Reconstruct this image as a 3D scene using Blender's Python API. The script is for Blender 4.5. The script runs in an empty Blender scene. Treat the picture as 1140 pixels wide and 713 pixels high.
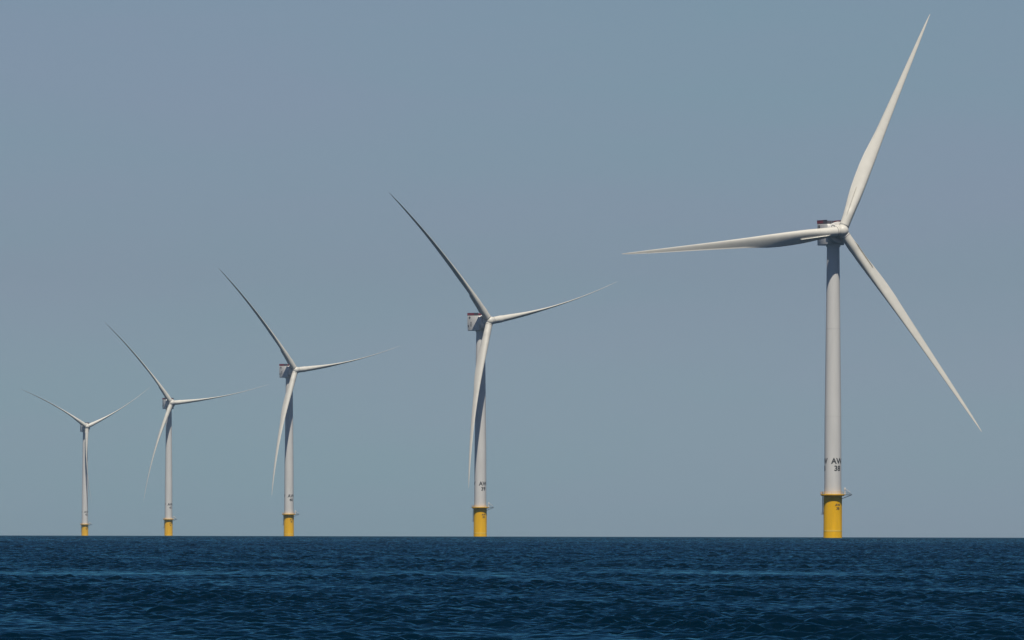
import bpy, bmesh, math, random
import numpy as np
from mathutils import Matrix, Vector

random.seed(4)
rng = np.random.default_rng(11)
sc = bpy.context.scene
col = sc.collection
R = math.radians

# ------------------------------------------------------------------ frame
EARTH = 6371000.0            # the sea is curved, so the far bases sink behind the horizon
CAM_H = 3.2                  # camera height above the water
FPX = 10770.0                # focal length in pixels of the 1140 px wide photograph
DIP = math.sqrt(2 * CAM_H / EARTH)


def sea_z(x, y):
    return -(x * x + y * y) / (2 * EARTH)


# ------------------------------------------------------------------ materials
def mat(name, rgb, rough=0.5, var=0.06, scale=0.6, metallic=0.0, streak=0.0, spec=0.5):
    m = bpy.data.materials.new(name)
    m.use_nodes = True
    nt = m.node_tree
    b = nt.nodes['Principled BSDF']
    b.inputs['Roughness'].default_value = rough
    b.inputs['Metallic'].default_value = metallic
    b.inputs['Specular IOR Level'].default_value = spec
    tc = nt.nodes.new('ShaderNodeTexCoord')
    mp = nt.nodes.new('ShaderNodeMapping')
    mp.inputs['Scale'].default_value = (1, 1, 0.16 if streak else 1)
    nz = nt.nodes.new('ShaderNodeTexNoise')
    nz.inputs['Scale'].default_value = scale
    nz.inputs['Detail'].default_value = 5
    nz.inputs['Roughness'].default_value = 0.6
    ramp = nt.nodes.new('ShaderNodeValToRGB')
    lo, hi = 1 - var, 1 + var * 0.5
    ramp.color_ramp.elements[0].position = 0.3
    ramp.color_ramp.elements[1].position = 0.7
    ramp.color_ramp.elements[0].color = (rgb[0] * lo, rgb[1] * lo, rgb[2] * lo, 1)
    ramp.color_ramp.elements[1].color = (min(1, rgb[0] * hi), min(1, rgb[1] * hi), min(1, rgb[2] * hi), 1)
    nt.links.new(tc.outputs['Object'], mp.inputs['Vector'])
    nt.links.new(mp.outputs['Vector'], nz.inputs['Vector'])
    nt.links.new(nz.outputs['Fac'], ramp.inputs['Fac'])
    nt.links.new(ramp.outputs['Color'], b.inputs['Base Color'])
    return m


M = {
    'tower': mat('tower_paint', (0.68, 0.665, 0.63), 0.5, 0.07, 0.35, streak=1, spec=0.3),
    'blade': mat('blade_gelcoat', (0.67, 0.645, 0.575), 0.42, 0.06, 0.25, spec=0.35),
    'nacelle': mat('nacelle_paint', (0.72, 0.70, 0.66), 0.5, 0.10, 0.5, spec=0.3),
    'yellow': mat('yellow_paint', (0.83, 0.455, 0.002), 0.6, 0.12, 0.4, streak=1, spec=0.12),
    'pale_yellow': mat('pale_yellow_paint', (0.80, 0.58, 0.12), 0.5, 0.08, 0.6, spec=0.3),
    'steel': mat('galvanised_steel', (0.11, 0.12, 0.135), 0.55, 0.2, 1.5, metallic=0.2),
    'dark': mat('dark_rubber', (0.03, 0.032, 0.036), 0.7, 0.2, 2.0),
    'letter': mat('letter_paint', (0.015, 0.016, 0.02), 0.6, 0.2, 1.0),
    'red': mat('red_panel_paint', (0.27, 0.03, 0.055), 0.5, 0.12, 1.0),
    'seal': mat('seal_grey', (0.30, 0.29, 0.28), 0.6, 0.15, 1.5),
    'mesh_panel': mat('grey_panel_paint', (0.10, 0.085, 0.105), 0.6, 0.25, 1.2),
}


# ------------------------------------------------------------------ object helpers
def link(name, me, material, parent=None, matrix=None, smooth=True):
    o = bpy.data.objects.new(name, me)
    col.objects.link(o)
    if material is not None and not me.materials:
        me.materials.append(material)
    if parent is not None:
        o.parent = parent
    if matrix is not None:
        o.matrix_local = matrix
    return o


def mesh_from(bm, name, smooth_angle=35):
    bmesh.ops.recalc_face_normals(bm, faces=bm.faces)
    me = bpy.data.meshes.new(name)
    for f in bm.faces:
        f.smooth = True
    if smooth_angle is not None:
        lim = R(smooth_angle)
        for e in bm.edges:
            if len(e.link_faces) != 2 or e.calc_face_angle(0) > lim:
                e.smooth = False
    bm.to_mesh(me)
    bm.free()
    return me


def add_lathe(bm, prof, seg=64, cap=True, mtx=None):
    """prof = [(r, z)...] spun about z."""
    rings = []
    for r, z in prof:
        ring = []
        for i in range(seg):
            a = 2 * math.pi * i / seg
            v = Vector((r * math.cos(a), r * math.sin(a), z))
            if mtx is not None:
                v = mtx @ v
            ring.append(bm.verts.new(v))
        rings.append(ring)
    for a, b in zip(rings[:-1], rings[1:]):
        for i in range(seg):
            j = (i + 1) % seg
            bm.faces.new((a[i], a[j], b[j], b[i]))
    if cap:
        bm.faces.new(rings[0][::-1])
        bm.faces.new(rings[-1])


def add_box(bm, c, s, mtx=None, bevel=0.0):
    r = bmesh.ops.create_cube(bm, size=1.0)
    for v in r['verts']:
        p = Vector((v.co.x * s[0] + c[0], v.co.y * s[1] + c[1], v.co.z * s[2] + c[2]))
        v.co = mtx @ p if mtx is not None else p
    if bevel:
        es = list({e for v in r['verts'] for e in v.link_edges})
        bmesh.ops.bevel(bm, geom=es, offset=bevel, segments=3, affect='EDGES', profile=0.5)


def add_tube(bm, pts, rad, seg=8):
    pts = [Vector(p) for p in pts]
    rings = []
    for i, p in enumerate(pts):
        if i == 0:
            t = pts[1] - p
        elif i == len(pts) - 1:
            t = p - pts[i - 1]
        else:
            t = pts[i + 1] - pts[i - 1]
        t.normalize()
        ref = Vector((0, 0, 1)) if abs(t.z) < 0.9 else Vector((1, 0, 0))
        u = t.cross(ref).normalized()
        w = t.cross(u)
        rings.append([bm.verts.new(p + (u * math.cos(2 * math.pi * k / seg) + w * math.sin(2 * math.pi * k / seg)) * rad)
                      for k in range(seg)])
    for a, b in zip(rings[:-1], rings[1:]):
        for k in range(seg):
            j = (k + 1) % seg
            bm.faces.new((a[k], a[j], b[j], b[k]))
    bm.faces.new(rings[0][::-1])
    bm.faces.new(rings[-1])


# ------------------------------------------------------------------ turbine dimensions (metres above the water)
HUB_H = 142.9
DECK = 20.3                       # working platform
TOWER_TOP = HUB_H - 6.4
R_BASE, R_TOP = 4.0, 2.95         # tower radii
R_TP = 4.32                       # yellow transition piece
OVERHANG = 9.2
TILT = R(7)
CONE = R(2.0)
R_TIP = 112.0
R_ROOT = 2.9


def tower_r(z):
    t = (z - DECK) / (TOWER_TOP - DECK)
    if t < 0.30:
        return R_BASE - 0.12 * t / 0.30
    return R_BASE - 0.12 - (R_BASE - 0.12 - R_TOP) * ((t - 0.30) / 0.70)


def arc(theta, r, z):             # theta measured from the camera side, positive to the right
    return Vector((r * math.sin(theta), -r * math.cos(theta), z))


# ---- tower
def tower_mesh():
    bm = bmesh.new()
    prof = []
    n = 40
    for i in range(n + 1):
        z = DECK + 0.05 + (TOWER_TOP - DECK) * i / n
        prof.append((tower_r(z), z))
    add_lathe(bm, prof, 96)
    return mesh_from(bm, 'tower')


def flange_mesh(z):
    bm = bmesh.new()
    r = tower_r(z)
    add_lathe(bm, [(r - 0.05, z - 0.10), (r + 0.035, z - 0.09), (r + 0.035, z + 0.09), (r - 0.05, z + 0.10)], 96, cap=False)
    return mesh_from(bm, 'flange_ring')


def foundation_mesh():
    bm = bmesh.new()
    add_lathe(bm, [(R_TP + 0.02, -9), (R_TP + 0.02, 3.1), (R_TP, 3.2), (R_TP, DECK - 1.6), (R_TP - 0.02, DECK - 0.36)], 96)
    return mesh_from(bm, 'foundation')


def band_mesh():
    bm = bmesh.new()
    add_lathe(bm, [(R_TP - 0.05, 3.0), (R_TP + 0.06, 3.05), (R_TP + 0.06, 3.5), (R_TP - 0.05, 3.55)], 96, cap=False)
    return mesh_from(bm, 'band')


def platform_mesh():
    bm = bmesh.new()
    ro = R_TP + 1.45
    add_lathe(bm, [(R_TP - 0.3, DECK - 0.34), (ro, DECK - 0.34), (ro, DECK + 0.16), (ro - 0.12, DECK + 0.16), (ro - 0.12, DECK), (R_BASE - 0.3, DECK)], 72, cap=False)
    # brackets below the deck
    for k in range(12):
        a = 2 * math.pi * k / 12 + 0.2
        m = Matrix.Rotation(a, 4, 'Z')
        add_box(bm, (R_TP + 0.6, 0, DECK - 0.55), (1.25, 0.12, 0.38), m)
    return mesh_from(bm, 'platform')


def railing_mesh():
    bm = bmesh.new()
    ro = R_TP + 1.38
    n = 40
    for k in range(n):
        p = arc(2 * math.pi * k / n, ro, 0)
        if p.x > 4.2 and abs(p.y) < 3.0:
            continue
        add_tube(bm, [(p.x, p.y, DECK + 0.1), (p.x, p.y, DECK + 1.25)], 0.035, 6)
    for h in (0.62, 1.25):
        a0 = math.radians(90 + 34)
        pts = [arc(a0 + (2 * math.pi - R(68)) * i / 60, ro, DECK + h) for i in range(61)]
        add_tube(bm, pts, 0.035, 6)
    return mesh_from(bm, 'railing')


def laydown_mesh():               # the deck's square extension on the right
    bm = bmesh.new()
    x0, x1, hw = R_TP + 0.9, R_TP + 4.6, 2.3
    add_box(bm, ((x0 + x1) / 2, 0, DECK - 0.16), (x1 - x0, 2 * hw, 0.30))
    for s in (-1, 1):
        add_tube(bm, [(x1 - 0.4, s * (hw - 0.3), DECK - 0.3), (R_TP - 0.1, s * 1.2, DECK - 2.0)], 0.13, 8)
        add_tube(bm, [(x0, s * hw, DECK + 1.2), (x0 + 1.2, s * hw, DECK + 1.2), (x1 - 0.15, s * hw, DECK + 0.15)], 0.06, 6)
        for t in range(5):
            x = x0 + (x1 - x0) * t / 4 * 0.98
            top = 1.2 if x < x0 + 1.2 else 1.2 - 1.05 * (x - x0 - 1.2) / (x1 - x0 - 1.35)
            add_tube(bm, [(x, s * hw, DECK - 0.05), (x, s * hw, DECK + max(top, 0.1))], 0.05, 6)
    add_tube(bm, [(x1, -hw, DECK + 0.15), (x1, hw, DECK + 0.15)], 0.05, 6)
    return mesh_from(bm, 'laydown_deck')


def crane_mesh():                 # folded davit crane standing on the extension
    bm = bmesh.new()
    x = R_TP + 1.35
    add_lathe(bm, [(0.34, DECK), (0.34, DECK + 0.2), (0.24, DECK + 0.3), (0.22, DECK + 2.2), (0.46, DECK + 2.25), (0.46, DECK + 3.0), (0.3, DECK + 3.15)],
              20, mtx=Matrix.Translation((x, -0.6, 0)))
    add_tube(bm, [(x, -0.6, DECK + 2.6), (x + 0.9, -0.3, DECK + 2.2), (x + 2.5, 0.3, DECK + 1.0)], 0.14, 8)
    return mesh_from(bm, 'davit_crane')


def ladder_mesh():                # caged ladder and bumper on the left side
    bm = bmesh.new()
    th = R(-84)
    z0, z1 = 11.0, DECK + 1.2
    for dt in (-0.10, 0.10):
        p = arc(th + dt, R_TP + 0.42, 0)
        add_tube(bm, [(p.x, p.y, z0), (p.x, p.y, z1)], 0.14, 8)
    for i in range(24):
        z = z0 + 0.3 + (z1 - z0 - 1.4) * i / 23
        a, b = arc(th - 0.1, R_TP + 0.42, z), arc(th + 0.1, R_TP + 0.42, z)
        add_tube(bm, [a, b], 0.03, 6)
        if i % 4 == 0:
            add_tube(bm, [arc(th - 0.1, R_TP - 0.1, z), arc(th - 0.1, R_TP + 0.42, z)], 0.05, 6)
            add_tube(bm, [arc(th + 0.1, R_TP - 0.1, z), arc(th + 0.1, R_TP + 0.42, z)], 0.05, 6)
    # rest platform at the ladder's foot
    p = arc(th, R_TP + 0.55, z0)
    add_box(bm, (0, 0, 0), (1.1, 1.6, 0.18), Matrix.Translation((p.x, p.y, z0)) @ Matrix.Rotation(th, 4, 'Z'))
    for dx in (-0.5, 0.5):
        for dy in (-0.7, 0.7):
            add_tube(bm, [(p.x + dx * 0.9, p.y + dy, z0), (p.x + dx * 0.9, p.y + dy, z0 + 1.1)], 0.04, 6)
    return mesh_from(bm, 'ladder')


# ---- lettering wrapped round a cylinder
def text_points(s, height, bold=0.028):
    cu = bpy.data.curves.new('text_shape', 'FONT')
    cu.body = s
    cu.size = 1.0
    cu.offset = bold
    cu.resolution_u = 3
    o = bpy.data.objects.new('text_shape', cu)
    col.objects.link(o)
    bpy.context.view_layer.update()
    dg = bpy.context.evaluated_depsgraph_get()
    me = bpy.data.meshes.new_from_object(o.evaluated_get(dg))
    bm = bmesh.new()
    bm.from_mesh(me)
    bpy.data.objects.remove(o)
    bpy.data.curves.remove(cu)
    bpy.data.meshes.remove(me)
    xs = [v.co.x for v in bm.verts]
    ys = [v.co.y for v in bm.verts]
    k = height / (max(ys) - min(ys))
    cx, cy = (max(xs) + min(xs)) / 2, (max(ys) + min(ys)) / 2
    for v in bm.verts:
        v.co = Vector(((v.co.x - cx) * k, (v.co.y - cy) * k, 0))
    w = (max(xs) - min(xs)) * k
    x = -w / 2
    while x < w / 2:
        geom = bm.verts[:] + bm.edges[:] + bm.faces[:]
        bmesh.ops.bisect_plane(bm, geom=geom, plane_co=(x, 0, 0), plane_no=(1, 0, 0))
        x += 0.22
    return bm


def lettering_mesh(lines, thetas, rfun, proud=0.02):
    """lines = [(text, z, height, shift)], each wrapped at every angle of thetas."""
    out = bmesh.new()
    for s, z, h, sh in lines:
        src = text_points(s, h)
        src.verts.ensure_lookup_table()
        for th in thetas:
            vm = {}
            for v in src.verts:
                zz = z + v.co.y
                r = rfun(zz) + proud
                vm[v] = out.verts.new(arc(th + (v.co.x + sh) / r, r, zz))
            for f in src.faces:
                try:
                    out.faces.new([vm[v] for v in f.verts])
                except ValueError:
                    pass
        src.free()
    me = bpy.data.meshes.new('lettering')
    out.to_mesh(me)
    out.free()
    return me


# ---- nacelle (local x = forward along the wind axis, -y = the side the camera sees, z up, origin at the hub's height over the tower)
def nacelle_mesh():
    bm = bmesh.new()
    prof = [(-8.6, -2.6), (-8.2, -6.0), (2.9, -6.0), (3.2, -5.2), (3.2, 3.2), (2.6, 4.0), (-8.3, 4.0), (-8.6, 3.6)]
    hw = 4.4
    A = [bm.verts.new((x, -hw, z)) for x, z in prof]
    B = [bm.verts.new((x, hw, z)) for x, z in prof]
    n = len(prof)
    bm.faces.new(A)
    bm.faces.new(B[::-1])
    for i in range(n):
        j = (i + 1) % n
        bm.faces.new((A[i], B[i], B[j], A[j]))
    bmesh.ops.recalc_face_normals(bm, faces=bm.faces)
    bmesh.ops.bevel(bm, geom=bm.edges[:], offset=0.35, segments=3, affect='EDGES', profile=0.5)
    # yaw collar between body and tower
    add_lathe(bm, [(R_TOP + 0.1, -6.9), (R_TOP + 0.35, -6.85), (R_TOP + 0.45, -6.1), (R_TOP + 0.45, -5.8)], 48)
    return mesh_from(bm, 'nacelle')


def hoist_deck_mesh():
    bm = bmesh.new()
    add_box(bm, (-2.95, 0, 4.12), (11.4, 8.7, 0.2))
    return mesh_from(bm, 'hoist_deck')


def rail_panel_mesh(x0, x1, rear, sides=(-1, 1)):
    bm = bmesh.new()
    hw, z0, z1 = 4.32, 4.23, 5.75
    n = max(2, round((x1 - x0) / 1.25))
    for s in sides:
        for k in range(n):
            a, b = x0 + (x1 - x0) * k / n, x0 + (x1 - x0) * (k + 1) / n
            add_box(bm, ((a + b) / 2, s * hw, (z0 + z1) / 2), (b - a - 0.16, 0.06, z1 - z0 - 0.12))
            add_tube(bm, [(a, s * (hw + 0.06), z0), (a, s * (hw + 0.06), z1)], 0.06, 6)
        add_tube(bm, [(x0, s * (hw + 0.06), z1), (x1, s * (hw + 0.06), z1)], 0.06, 6)
    if rear:
        m = 7
        for k in range(m):
            a, b = -hw + 2 * hw * k / m, -hw + 2 * hw * (k + 1) / m
            add_box(bm, (x0, (a + b) / 2, (z0 + z1) / 2), (0.06, b - a - 0.14, z1 - z0 - 0.12))
        add_tube(bm, [(x0, -hw, z1), (x0, hw, z1)], 0.06, 6)
    return mesh_from(bm, 'rail')


def side_hatch_mesh(c, size):
    bm = bmesh.new()
    add_box(bm, c, size, bevel=0.03)
    return mesh_from(bm, 'hatch')


def vent_mesh():
    bm = bmesh.new()
    add_lathe(bm, [(0.50, 0), (0.78, 0), (0.80, 0.14), (0.50, 0.14), (0.50, 0)], 28, cap=False,
              mtx=Matrix.Translation((-6.0, -4.38, 2.75)) @ Matrix.Rotation(R(90), 4, 'X'))
    for k in range(4):
        add_box(bm, (-6.0, -4.43, 2.4 + 0.23 * k), (0.9, 0.06, 0.10))
    return mesh_from(bm, 'vent')


def emblem_mesh():                # oval badge with a swash on the generator's front ring (local to the rotor axis)
    bm = bmesh.new()
    cx, cy = -3.0, 2.75
    for i in range(36):
        a, b = 2 * math.pi * i / 36, 2 * math.pi * (i + 1) / 36
        q = []
        for (t, r) in ((a, 0.70), (b, 0.70), (b, 0.50), (a, 0.50)):
            q.append(bm.verts.new((cx + 1.2 * r * math.cos(t), cy + r * math.sin(t), -3.16)))
        bm.faces.new(q)
    for i in range(12):
        q = []
        for (t, w) in ((i, -1), (i + 1, -1), (i + 1, 1), (i, 1)):
            u = t / 12
            q.append(bm.verts.new((cx + 0.3 + 1.3 * u, cy + 0.3 * math.sin(u * 5) + 0.1 * w + 0.1, -3.15)))
        bm.faces.new(q)
    bmesh.ops.remove_doubles(bm, verts=bm.verts, dist=1e-4)
    return mesh_from(bm, 'emblem')


# ---- generator and hub (local z = the tilted rotor axis, origin at the hub's centre)
def generator_mesh():
    bm = bmesh.new()
    add_lathe(bm, [(4.1, -7.4), (4.9, -6.9), (5.05, -6.5), (5.05, -3.6), (4.9, -3.3), (3.2, -3.2), (2.9, -2.6)], 72)
    return mesh_from(bm, 'generator')


def hub_mesh():
    bm = bmesh.new()
    prof = [(2.5, -2.9), (2.75, -2.4)]
    for i in range(0, 17):
        a = R(-38 + i * (126 / 16))
        prof.append((3.02 * math.cos(a) + 0.02, 3.25 * math.sin(a) + 0.15))
    add_lathe(bm, prof, 56)
    for k in range(3):
        m = Matrix.Rotation(-k * 2 * math.pi / 3, 4, 'Z') @ Matrix.Rotation(R(-90), 4, 'X')
        add_lathe(bm, [(2.32, 0.6), (2.34, 2.2), (2.42, 2.7)], 48, mtx=m)
    return mesh_from(bm, 'hub', 30)


# ---- blade (local z = span from the hub's centre, x = towards the trailing edge, y = pressure side)
ST = [  # r, chord, thickness ratio, twist, blend to aerofoil, pitch-axis position on the chord
    (2.75, 4.65, 1.00, 15, 0.00, 0.50), (5.0, 4.65, 1.00, 15, 0.00, 0.50), (8.0, 4.85, 0.93, 15, 0.18, 0.48),
    (12, 5.35, 0.79, 14, 0.5, 0.44), (16, 6.0, 0.65, 13, 0.8, 0.41), (21, 6.4, 0.52, 11.5, 1, 0.375), (26, 6.55, 0.44, 10, 1, 0.35),
    (32, 6.5, 0.37, 8.2, 1, 0.325), (38, 6.15, 0.32, 6.8, 1, 0.315), (44, 5.35, 0.30, 5.4, 1, 0.315), (50, 4.65, 0.275, 4.3, 1, 0.32), (62, 3.75, 0.24, 2.5, 1, 0.31),
    (74, 2.95, 0.21, 1.2, 1, 0.305), (86, 2.25, 0.19, 0.2, 1, 0.30), (96, 1.65, 0.18, -0.6, 1, 0.30), (103, 1.15, 0.18, -1.0, 1, 0.30),
    (108, 0.72, 0.18, -1.2, 1, 0.30), (110.6, 0.40, 0.18, -1.2, 1, 0.32), (111.7, 0.16, 0.2, -1.2, 1, 0.4)]
ST_A = np.array(ST)


def station(r):
    return [float(np.interp(r, ST_A[:, 0], ST_A[:, j])) for j in range(1, 6)]


def section_point(r, u, side, bend):
    """u = chord position from the leading edge, side = +1 pressure / -1 suction."""
    c, tr, tw, w, ax = station(r)
    th = 5 * tr * (0.2969 * math.sqrt(max(u, 0)) - 0.1260 * u - 0.3516 * u * u + 0.2843 * u ** 3 - 0.1036 * u ** 4)
    if side > 0:
        th *= 0.98
    yc = -0.06 * u ** 1.3 * (1 - u)
    if u > 0.88 and w >= 1:                          # trailing-edge flaps on the outer two thirds
        yc += 0.042 * ((u - 0.88) / 0.12) * min(1.0, max(0.0, (r - 42) / 8))
    ya = yc + side * th
    ycirc = side * math.sqrt(max(0, 0.25 - (u - 0.5) ** 2)) * (1.0 if w < 0.3 else max(tr, 0.3))
    y = (ycirc * (1 - w) + ya * w) * c
    x = (u - ax) * c
    t = R(tw)
    # the leading edge (-x) turns towards the pressure side (+y) with twist
    X = x * math.cos(t) + y * math.sin(t)
    Y = -x * math.sin(t) + y * math.cos(t)
    return Vector((X, Y + bend * ((r - R_ROOT) / (R_TIP - R_ROOT)) ** 2.1 if r > R_ROOT else Y, r))


def blade_mesh(bend):
    bm = bmesh.new()
    rs = []
    for a, b in zip(ST[:-1], ST[1:]):
        n = max(1, round((b[0] - a[0]) / 1.3))
        rs += [a[0] + (b[0] - a[0]) * i / n for i in range(n)]
    rs.append(ST[-1][0])
    N = 22
    rings = []
    for r in rs:
        ring = []
        for i in range(N + 1):                     # suction side LE -> TE
            u = 0.5 - 0.5 * math.cos(math.pi * i / N)
            ring.append(bm.verts.new(section_point(r, u, -1, bend)))
        for i in range(N - 1, 0, -1):              # pressure side TE -> LE
            u = 0.5 - 0.5 * math.cos(math.pi * i / N)
            ring.append(bm.verts.new(section_point(r, u, 1, bend)))
        rings.append(ring)
    K = len(rings[0])
    for a, b in zip(rings[:-1], rings[1:]):
        for i in range(K):
            j = (i + 1) % K
            bm.faces.new((a[i], a[j], b[j], b[i]))
    bm.faces.new(rings[0][::-1])
    bm.faces.new(rings[-1])
    return mesh_from(bm, 'blade', 50)


def fence_mesh(bend):             # long thin fin on the pressure side near the root
    bm = bmesh.new()
    prev = None
    n = 24
    for i in range(n + 1):
        r = 6.8 + (22.0 - 6.8) * i / n
        u = 0.60
        p = section_point(r, u, 1, bend)
        q = section_point(r, u + 0.02, 1, bend)
        t = (q - p).normalized()
        nrm = Vector((-t.y, t.x, 0))
        if nrm.y < 0:
            nrm = -nrm
        h = 0.6 * min(1, i / 4, (n - i) / 2 + 0.3)
        a, b = p - nrm * 0.15, p + nrm * h
        ring = [bm.verts.new(a - t * 0.08), bm.verts.new(a + t * 0.08), bm.verts.new(b + t * 0.08), bm.verts.new(b - t * 0.08)]
        if prev:
            for k in range(4):
                j = (k + 1) % 4
                bm.faces.new((prev[k], prev[j], ring[j], ring[k]))
        else:
            bm.faces.new(ring[::-1])
        prev = ring
    bm.faces.new(prev)
    return mesh_from(bm, 'fin')


def collar_mesh():                # dark sealing ring where the blade leaves the hub
    bm = bmesh.new()
    add_lathe(bm, [(2.25, 2.70), (2.44, 2.72), (2.44, 2.92), (2.25, 2.94)], 48, cap=False)
    return mesh_from(bm, 'root_ring')


ME = {
    'tower': tower_mesh(), 'foundation': foundation_mesh(), 'band': band_mesh(), 'platform': platform_mesh(),
    'railing': railing_mesh(), 'laydown': laydown_mesh(), 'crane': crane_mesh(), 'ladder': ladder_mesh(),
    'flange_a': flange_mesh(57.0), 'flange_b': flange_mesh(98.0), 'nacelle': nacelle_mesh(), 'hoist_deck': hoist_deck_mesh(), 'rail_red': rail_panel_mesh(-8.5, -1.6, False, (-1,)),
    'rail_red_b': rail_panel_mesh(-8.5, -1.6, False, (1,)), 'rail_rear': rail_panel_mesh(-8.5, -8.4, True, ()),
    'rail_grey_a': rail_panel_mesh(-1.5, 2.6, False, (-1,)),
    'rail_grey_b': rail_panel_mesh(-1.5, 2.6, False, (1,)), 'hatch_a': side_hatch_mesh((-4.7, -4.43, -1.6), (0.75, 0.10, 3.1)),
    'hatch_b': side_hatch_mesh((-7.3, -4.43, -2.9), (1.1, 0.10, 1.5)), 'vent': vent_mesh(), 'emblem': emblem_mesh(),
    'generator': generator_mesh(), 'hub': hub_mesh(), 'collar': collar_mesh(),
    'blade_run': blade_mesh(-1.0), 'fin_run': fence_mesh(-1.0), 'blade_idle': blade_mesh(12.0), 'fin_idle': fence_mesh(12.0),
}


def wind_turbine(px, dist, yaw, phase, pitch, number, running, reach, over, label, sag=(0, 0, 0), sunk=0.0):
    X = (px + 0.53 - 570) * dist / FPX
    root = bpy.data.objects.new('wind_turbine', None)
    col.objects.link(root)
    root.empty_display_size = 8
    root.location = (X, dist, sea_z(X, dist) - sunk)
    root['label'] = label
    root['category'] = 'wind turbine'
    root['group'] = 'offshore wind turbines standing in a row in the sea'
    # foundation and its deck
    fd = link('foundation', ME['foundation'], M['yellow'], root)
    link('band', ME['band'], M['pale_yellow'], fd)
    link('platform', ME['platform'], M['yellow'], fd)
    link('railing', ME['railing'], M['yellow'], fd)
    link('laydown_deck', ME['laydown'], M['steel'], fd)
    link('davit_crane', ME['crane'], M['nacelle'], fd)
    link('ladder', ME['ladder'], M['steel'], fd)
    th = R(33)
    link('lettering', lettering_mesh([('AW', DECK - 4.9, 1.25, 0), (number, DECK - 6.55, 1.35, 0)], [th - 0.02], lambda z: R_TP), M['letter'], fd)
    # tower
    tw = link('tower', ME['tower'], M['tower'], root)
    link('lettering', lettering_mesh([('AW', DECK + 15.6, 2.75, 0), (number, DECK + 12.2, 2.6, -0.05)],
                                     [th, th - R(120 if running else 134), th + R(113)], tower_r), M['letter'], tw)
    link('flange_ring', ME['flange_a'], M['tower'], tw)
    link('flange_ring', ME['flange_b'], M['tower'], tw)
    # nacelle
    yaw = R(yaw)
    f = Vector((math.sin(yaw), -math.cos(yaw), 0))
    side = Vector((0, 0, 1)).cross(f)
    mn = Matrix((f, side, (0, 0, 1))).transposed().to_4x4()
    mn.translation = (0, 0, HUB_H)
    nc = link('nacelle', ME['nacelle'], M['nacelle'], root, mn)
    link('hoist_deck', ME['hoist_deck'], M['steel'], nc)
    for k in ('rail_red', 'rail_red_b'):
        o = link('hoist_railing', ME[k], M['red'], nc)
        o['label'] = 'red railing panels along the rear of the nacelle roof'
    for k in ('rail_grey_a', 'rail_grey_b', 'rail_rear'):
        o = link('hoist_railing', ME[k], M['mesh_panel'], nc)
        o['label'] = 'dark grey railing panels on the nacelle roof'
    link('hatch', ME['hatch_a'], M['dark'], nc)
    link('hatch', ME['hatch_b'], M['steel'], nc)
    link('vent', ME['vent'], M['steel'], nc)
    # rotor
    a = Vector((math.sin(yaw) * math.cos(TILT), -math.cos(yaw) * math.cos(TILT), math.sin(TILT)))
    rt = Vector((math.cos(yaw), math.sin(yaw), 0))
    up = a.cross(rt)
    c = f * over + Vector((0, 0, HUB_H + 0.3))
    mh = Matrix((rt, up, a)).transposed().to_4x4()
    mh.translation = c
    gn = link('generator', ME['generator'], M['nacelle'], root, mh)
    link('emblem', ME['emblem'], M['steel'], gn)
    mh2 = mh @ Matrix.Rotation(-R(phase), 4, 'Z')
    link('hub', ME['hub'], M['blade'], root, mh2)
    for k in range(3):
        ang = R(phase + 120 * k + sag[k])       # blades droop a little under their weight
        er0 = up * math.cos(ang) + rt * math.sin(ang)
        cw = rt * math.cos(ang) - up * math.sin(ang)
        er = er0 * math.cos(CONE) + a * math.sin(CONE)
        a2 = a * math.cos(CONE) - er0 * math.sin(CONE)
        p = R(pitch)
        le = cw * math.cos(p) + a2 * math.sin(p)
        ps = a2 * math.cos(p) - cw * math.sin(p)
        mb = Matrix((-le, ps, er)).transposed().to_4x4()
        mb = mb @ Matrix.Diagonal((1, 1, reach, 1))
        mb.translation = c
        b = link('blade', ME['blade_run' if running else 'blade_idle'], M['blade'], root, mb)
        link('fin', ME['fin_run' if running else 'fin_idle'], M['blade'], b)
        link('root_ring', ME['collar'], M['seal'], b)
    return root


wind_turbine(927.0, 4525, 23, 25.0, 9, '38', True, 1.03, 9.7,
             'largest white wind turbine, marked AW 38, with broad blades held clear of its tower', (0.7, 0.2, -1.4))
wind_turbine(534.6, 6390, 40.5, -38.2, 95, '39', False, 1.035, OVERHANG,
             'second largest white wind turbine, its lower blade hanging nearly straight down the tower', sunk=1.0)
wind_turbine(321.6, 8265, 37.5, -35.4, 95, '40', False, 1.02, OVERHANG,
             'white wind turbine third in size, lower blade slanting across its tower and ending beside it', sunk=1.3)
wind_turbine(187.7, 10240, 21, -34.6, 88, '41', False, 1.0, OVERHANG,
             'second smallest white wind turbine, its lower blade swung well clear of the tower', sunk=1.5)
wind_turbine(94.6, 12190, 17, -54.5, 88, '42', False, 0.87, OVERHANG,
             'smallest and farthest white wind turbine, blades in a Y shape with one straight down', sunk=3.4)


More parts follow.
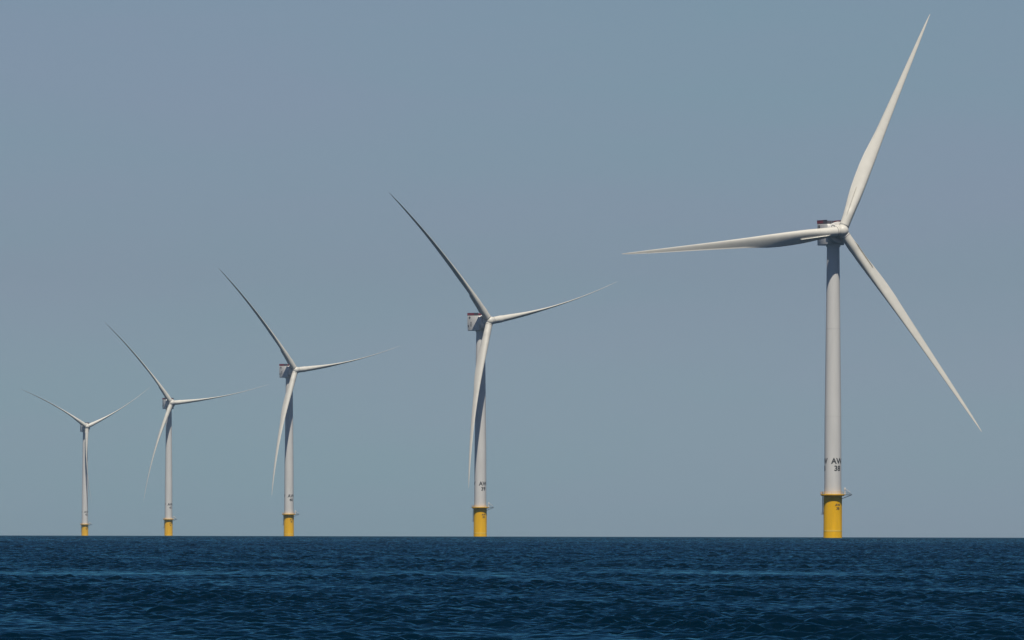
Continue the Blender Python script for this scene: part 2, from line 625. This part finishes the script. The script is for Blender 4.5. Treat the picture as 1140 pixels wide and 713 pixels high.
# ------------------------------------------------------------------ sea: one curved sheet with real waves
def build_sea():
    rows = [0.5, 15, 50, 90, 120, 145, 160, 170]
    r = 176.0
    while r < 13400:
        rows.append(r)
        if r < 235:
            r += 0.6
        elif r < 2200:
            r += r * 0.00034
        elif r < 7400:
            r += r * 0.00055
        elif r < 9500:
            r += r * 0.0020
        else:
            r += r * 0.01
    rows.append(13500.0)
    rows = np.array(rows)
    dense = np.linspace(R(-3.7), R(3.7), 420)
    rest = R(3.7) + np.concatenate([np.array([0.15, 0.4, 0.8, 1.5, 2.5, 4, 6, 9, 13, 18]), np.linspace(26, 178, 20)]) * math.pi / 180
    ang = np.concatenate([-rest[::-1], dense, rest])
    # close the circle: the last column joins the first
    RR, AA = np.meshgrid(rows, ang, indexing='ij')
    X = RR * np.sin(AA)
    Y = RR * np.cos(AA)
    Z = np.zeros_like(X)
    DX = np.zeros_like(X)
    DY = np.zeros_like(X)
    calm = np.clip((RR - 120) / 60, 0, 1) * np.clip(1 - (np.abs(AA) - R(3.7)) / R(1.2), 0.0, 1)
    # slow gusts: patches of stronger and weaker chop, drawn out across the view
    gust = np.zeros_like(X)
    for i in range(14):
        lx, ly = rng.uniform(14, 90), rng.uniform(40, 260)
        gust += np.sin(2 * math.pi * (X / lx + Y / ly) + rng.uniform(0, 6.28) + 1.5 * np.sin(2 * math.pi * X / rng.uniform(30, 120)))
    gust = 1 + 0.10 * gust
    # a smoother slick lying across the view
    wob = 18 * np.sin(X / 19.0 + 1) + 9 * np.sin(X / 7.3) + 14 * np.sin(X / 41.0 + 2)
    slick = np.exp(-((Y - 640 - wob) / 42.0) ** 2) * (0.62 + 0.38 * np.sin(X / 9.0 + 0.8) * np.sin(X / 23.0))
    amp = calm * np.clip(gust, 0.45, 1.6) * (1 - 0.72 * np.clip(slick, 0, 1))
    n = 84
    lam = np.geomspace(0.28, 4.8, n)
    step = np.gradient(rows)
    for i in range(n):
        L = lam[i] * rng.uniform(0.95, 1.05)
        k = 2 * math.pi / L
        th = rng.normal(0.2, 0.8)
        s = 0.041 * (1.1 if L < 1.2 else 1.25 if L < 2.6 else 0.7)
        a = s / k
        use = step < L / 2.2                      # waves too short for the sheet's rows are left to the surface's ripples
        if use.sum() < 2:
            continue
        i0, i1 = np.argmax(use), len(use) - np.argmax(use[::-1])
        sl_ = slice(i0, i1)
        ph = (k * (X[sl_] * math.sin(th) + Y[sl_] * math.cos(th)) + rng.uniform(0, 6.28))
        cph, sph = a * np.cos(ph), 0.40 * a * np.sin(ph)
        Z[sl_] += cph
        DX[sl_] -= math.sin(th) * sph
        DY[sl_] -= math.cos(th) * sph
    Z *= amp
    X = X + DX * amp
    Y = Y + DY * amp
    Z += -(X * X + Y * Y) / (2 * EARTH)
    nr, nc = X.shape
    co = np.stack([X, Y, Z], -1).reshape(-1, 3).astype(np.float32)
    i, j = np.meshgrid(np.arange(nr - 1), np.arange(nc), indexing='ij')
    j2 = (j + 1) % nc
    quads = np.stack([i * nc + j, i * nc + j2, (i + 1) * nc + j2, (i + 1) * nc + j], -1).reshape(-1, 4)
    quads = quads[:, ::-1]
    inner = np.arange(nc)
    me = bpy.data.meshes.new('sea')
    nq = len(quads)
    me.vertices.add(len(co))
    me.vertices.foreach_set('co', co.ravel())
    me.loops.add(nq * 4 + nc)
    me.loops.foreach_set('vertex_index', np.concatenate([quads.ravel(), inner[::-1]]).astype(np.int32))
    me.polygons.add(nq + 1)
    me.polygons.foreach_set('loop_start', np.concatenate([np.arange(nq) * 4, [nq * 4]]).astype(np.int32))
    me.polygons.foreach_set('use_smooth', np.ones(nq + 1, bool))
    me.update(calc_edges=True)
    at = me.attributes.new('chop', 'FLOAT', 'POINT')
    at.data.foreach_set('value', ((1 - 0.85 * np.clip(slick, 0, 1)) * np.clip(0.28 + (RR - 450) / 2000, 0.28, 1.8)).ravel().astype(np.float32))
    if me.polygons[nq // 2].normal.z < 0:
        me.flip_normals()

    m = bpy.data.materials.new('sea_water')
    m.use_nodes = True
    nt = m.node_tree
    nt.nodes.remove(nt.nodes['Principled BSDF'])
    body = nt.nodes.new('ShaderNodeBsdfDiffuse')           # light scattered back from below the surface
    body.inputs['Color'].default_value = (0.0004, 0.0075, 0.0165, 1)
    gloss = nt.nodes.new('ShaderNodeBsdfAnisotropic')
    gloss.inputs['Color'].default_value = (0.29, 0.70, 0.76, 1)
    gloss.inputs['Roughness'].default_value = 0.09
    fres = nt.nodes.new('ShaderNodeFresnel')
    fres.inputs['IOR'].default_value = 1.333
    mixs = nt.nodes.new('ShaderNodeMixShader')
    nt.links.new(fres.outputs['Fac'], mixs.inputs[0])
    nt.links.new(body.outputs[0], mixs.inputs[1])
    nt.links.new(gloss.outputs[0], mixs.inputs[2])
    nt.links.new(mixs.outputs[0], nt.nodes['Material Output'].inputs['Surface'])
    tc = nt.nodes.new('ShaderNodeTexCoord')
    geo = nt.nodes.new('ShaderNodeNewGeometry')
    last = geo.outputs['Normal']
    chop = nt.nodes.new('ShaderNodeAttribute')
    chop.attribute_name = 'chop'
    for scale, k in ((2.6, 0.65), (0.45, 0.8)):       # ripples: slopes in x and y from noise
        nz = nt.nodes.new('ShaderNodeTexNoise')
        nz.inputs['Scale'].default_value = scale
        nz.inputs['Detail'].default_value = 3
        nz.inputs['Roughness'].default_value = 0.6
        sub = nt.nodes.new('ShaderNodeVectorMath')
        sub.operation = 'SUBTRACT'
        sub.inputs[1].default_value = (0.5, 0.57, 0.5)
        mul = nt.nodes.new('ShaderNodeVectorMath')
        mul.operation = 'MULTIPLY'
        mul.inputs[1].default_value = (k, k, 0)
        add = nt.nodes.new('ShaderNodeVectorMath')
        add.operation = 'ADD'
        nt.links.new(tc.outputs['Object'], nz.inputs['Vector'])
        nt.links.new(nz.outputs['Color'], sub.inputs[0])
        nt.links.new(sub.outputs[0], mul.inputs[0])
        nt.links.new(last, add.inputs[0])
        scl = nt.nodes.new('ShaderNodeVectorMath')
        scl.operation = 'SCALE'
        nt.links.new(mul.outputs[0], scl.inputs[0])
        nt.links.new(chop.outputs['Fac'], scl.inputs['Scale'])
        nt.links.new(scl.outputs[0], add.inputs[1])
        last = add.outputs[0]
    nrm = nt.nodes.new('ShaderNodeVectorMath')
    nrm.operation = 'NORMALIZE'
    nt.links.new(last, nrm.inputs[0])
    for n_ in (gloss, fres):
        nt.links.new(nrm.outputs[0], n_.inputs['Normal'])
    o = link('sea', me, m)
    o['kind'] = 'structure'
    return o


build_sea()

# ------------------------------------------------------------------ light
SUN_EL, SUN_AZ = 63.0, 4.0        # azimuth from straight behind the camera, negative = from the left
to_sun = Vector((math.sin(R(SUN_AZ)) * math.cos(R(SUN_EL)), -math.cos(R(SUN_AZ)) * math.cos(R(SUN_EL)), math.sin(R(SUN_EL))))
sl = bpy.data.lights.new('sun', 'SUN')
sl.energy = 4.4
sl.angle = R(0.5)
sl.color = (1.0, 0.94, 0.83)
so = bpy.data.objects.new('sun', sl)
col.objects.link(so)
so.rotation_euler = to_sun.to_track_quat('Z', 'Y').to_euler()
so.location = (0, 0, 400)

w = bpy.data.worlds.new('World')
sc.world = w
w.use_nodes = True
nt = w.node_tree
bg = nt.nodes['Background']
sky = nt.nodes.new('ShaderNodeTexSky')
sky.sky_type = 'NISHITA'
sky.sun_disc = False
sky.sun_elevation = R(SUN_EL)
sky.sun_rotation = math.atan2(to_sun.x, to_sun.y)
sky.air_density = 0.6
sky.dust_density = 0.4
sky.ozone_density = 4.0
bg.inputs['Strength'].default_value = 0.05

# the sky's own colour low over the sea: a clear blue overhead, greyer and more even in the last degrees above the horizon
def math_mix(kind, a, b):
    n = nt.nodes.new('ShaderNodeMix')
    n.data_type = 'RGBA'
    n.blend_type = kind
    n.inputs['Factor'].default_value = 1.0
    nt.links.new(a, n.inputs[6])
    nt.links.new(b, n.inputs[7])
    return n.outputs[2]


wc = nt.nodes.new('ShaderNodeTexCoord')
sep = nt.nodes.new('ShaderNodeSeparateXYZ')
nt.links.new(wc.outputs['Generated'], sep.inputs[0])
mr = nt.nodes.new('ShaderNodeMapRange')
mr.inputs['From Min'].default_value = 0.0
mr.inputs['From Max'].default_value = 0.25
nt.links.new(sep.outputs['Z'], mr.inputs['Value'])
rp = nt.nodes.new('ShaderNodeValToRGB')
el = rp.color_ramp.elements
half = 0.5                                    # ramp colours stay below 1, doubled by the strength
stops = [(0.008, (0.985, 1.15, 1.32)), (0.104, (0.995, 0.99, 1.075)), (0.214, (1.17, 1.12, 1.085)), (1.0, (0.95, 1.0, 1.14))]
while len(el) < len(stops):
    el.new(0.5)
for e, (p, c) in zip(el, stops):
    e.position = p
    e.color = (c[0] * half, c[1] * half, c[2] * half, 1)
nt.links.new(mr.outputs['Result'], rp.inputs['Fac'])
# thin uneven veils in the air, barely visible
mp = nt.nodes.new('ShaderNodeMapping')
mp.inputs['Scale'].default_value = (14, 14, 70)
nz = nt.nodes.new('ShaderNodeTexNoise')
nz.inputs['Scale'].default_value = 1.0
nz.inputs['Detail'].default_value = 3
veil = nt.nodes.new('ShaderNodeValToRGB')
veil.color_ramp.elements[0].position = 0.35
veil.color_ramp.elements[1].position = 0.65
veil.color_ramp.elements[0].color = (0.955, 1.005, 0.985, 1)
veil.color_ramp.elements[1].color = (1.02, 0.975, 1.0, 1)
nt.links.new(wc.outputs['Generated'], mp.inputs['Vector'])
nt.links.new(mp.outputs['Vector'], nz.inputs['Vector'])
nt.links.new(nz.outputs['Fac'], veil.inputs['Fac'])
c1 = math_mix('MULTIPLY', sky.outputs['Color'], rp.outputs['Color'])
c2 = math_mix('MULTIPLY', c1, veil.outputs['Color'])
nt.links.new(c2, bg.inputs['Color'])
bg.inputs['Strength'].default_value = 0.05 / half

# ------------------------------------------------------------------ sea air
def build_haze():
    bm = bmesh.new()
    x = 14200.0
    z0, z1 = sea_z(13600, 0) - 2.0, 262.0
    add_box(bm, (0, 0, (z0 + z1) / 2), (2 * x, 2 * x, z1 - z0))
    me = mesh_from(bm, 'haze', None)
    m = bpy.data.materials.new('sea_air')
    m.use_nodes = True
    nt = m.node_tree
    nt.nodes.remove(nt.nodes['Principled BSDF'])
    v = nt.nodes.new('ShaderNodeVolumePrincipled')
    v.inputs['Color'].default_value = (0.66, 0.84, 1.0, 1)
    v.inputs['Density'].default_value = 1.3e-5
    v.inputs['Anisotropy'].default_value = 0.0
    nt.links.new(v.outputs['Volume'], nt.nodes['Material Output'].inputs['Volume'])
    o = link('haze', me, m)
    o['kind'] = 'stuff'


build_haze()

# ------------------------------------------------------------------ camera
cam = bpy.data.cameras.new('camera')
cam.sensor_width = 36
cam.lens = 36 * FPX / 1140
cam.clip_start = 1
cam.clip_end = 60000
co = bpy.data.objects.new('camera', cam)
col.objects.link(co)
pitch = math.atan((597.6 - 356.5) / FPX) - DIP
co.location = (0, 0, CAM_H)
co.rotation_euler = (Matrix.Rotation(R(90) + pitch, 4, 'X') @ Matrix.Rotation(R(0.126), 4, 'Z')).to_euler()
sc.camera = co

sc.view_settings.view_transform = 'Standard'
sc.view_settings.look = 'None'
sc.view_settings.gamma = 1
sc.view_settings.exposure = 0
sc.cycles.caustics_reflective = False
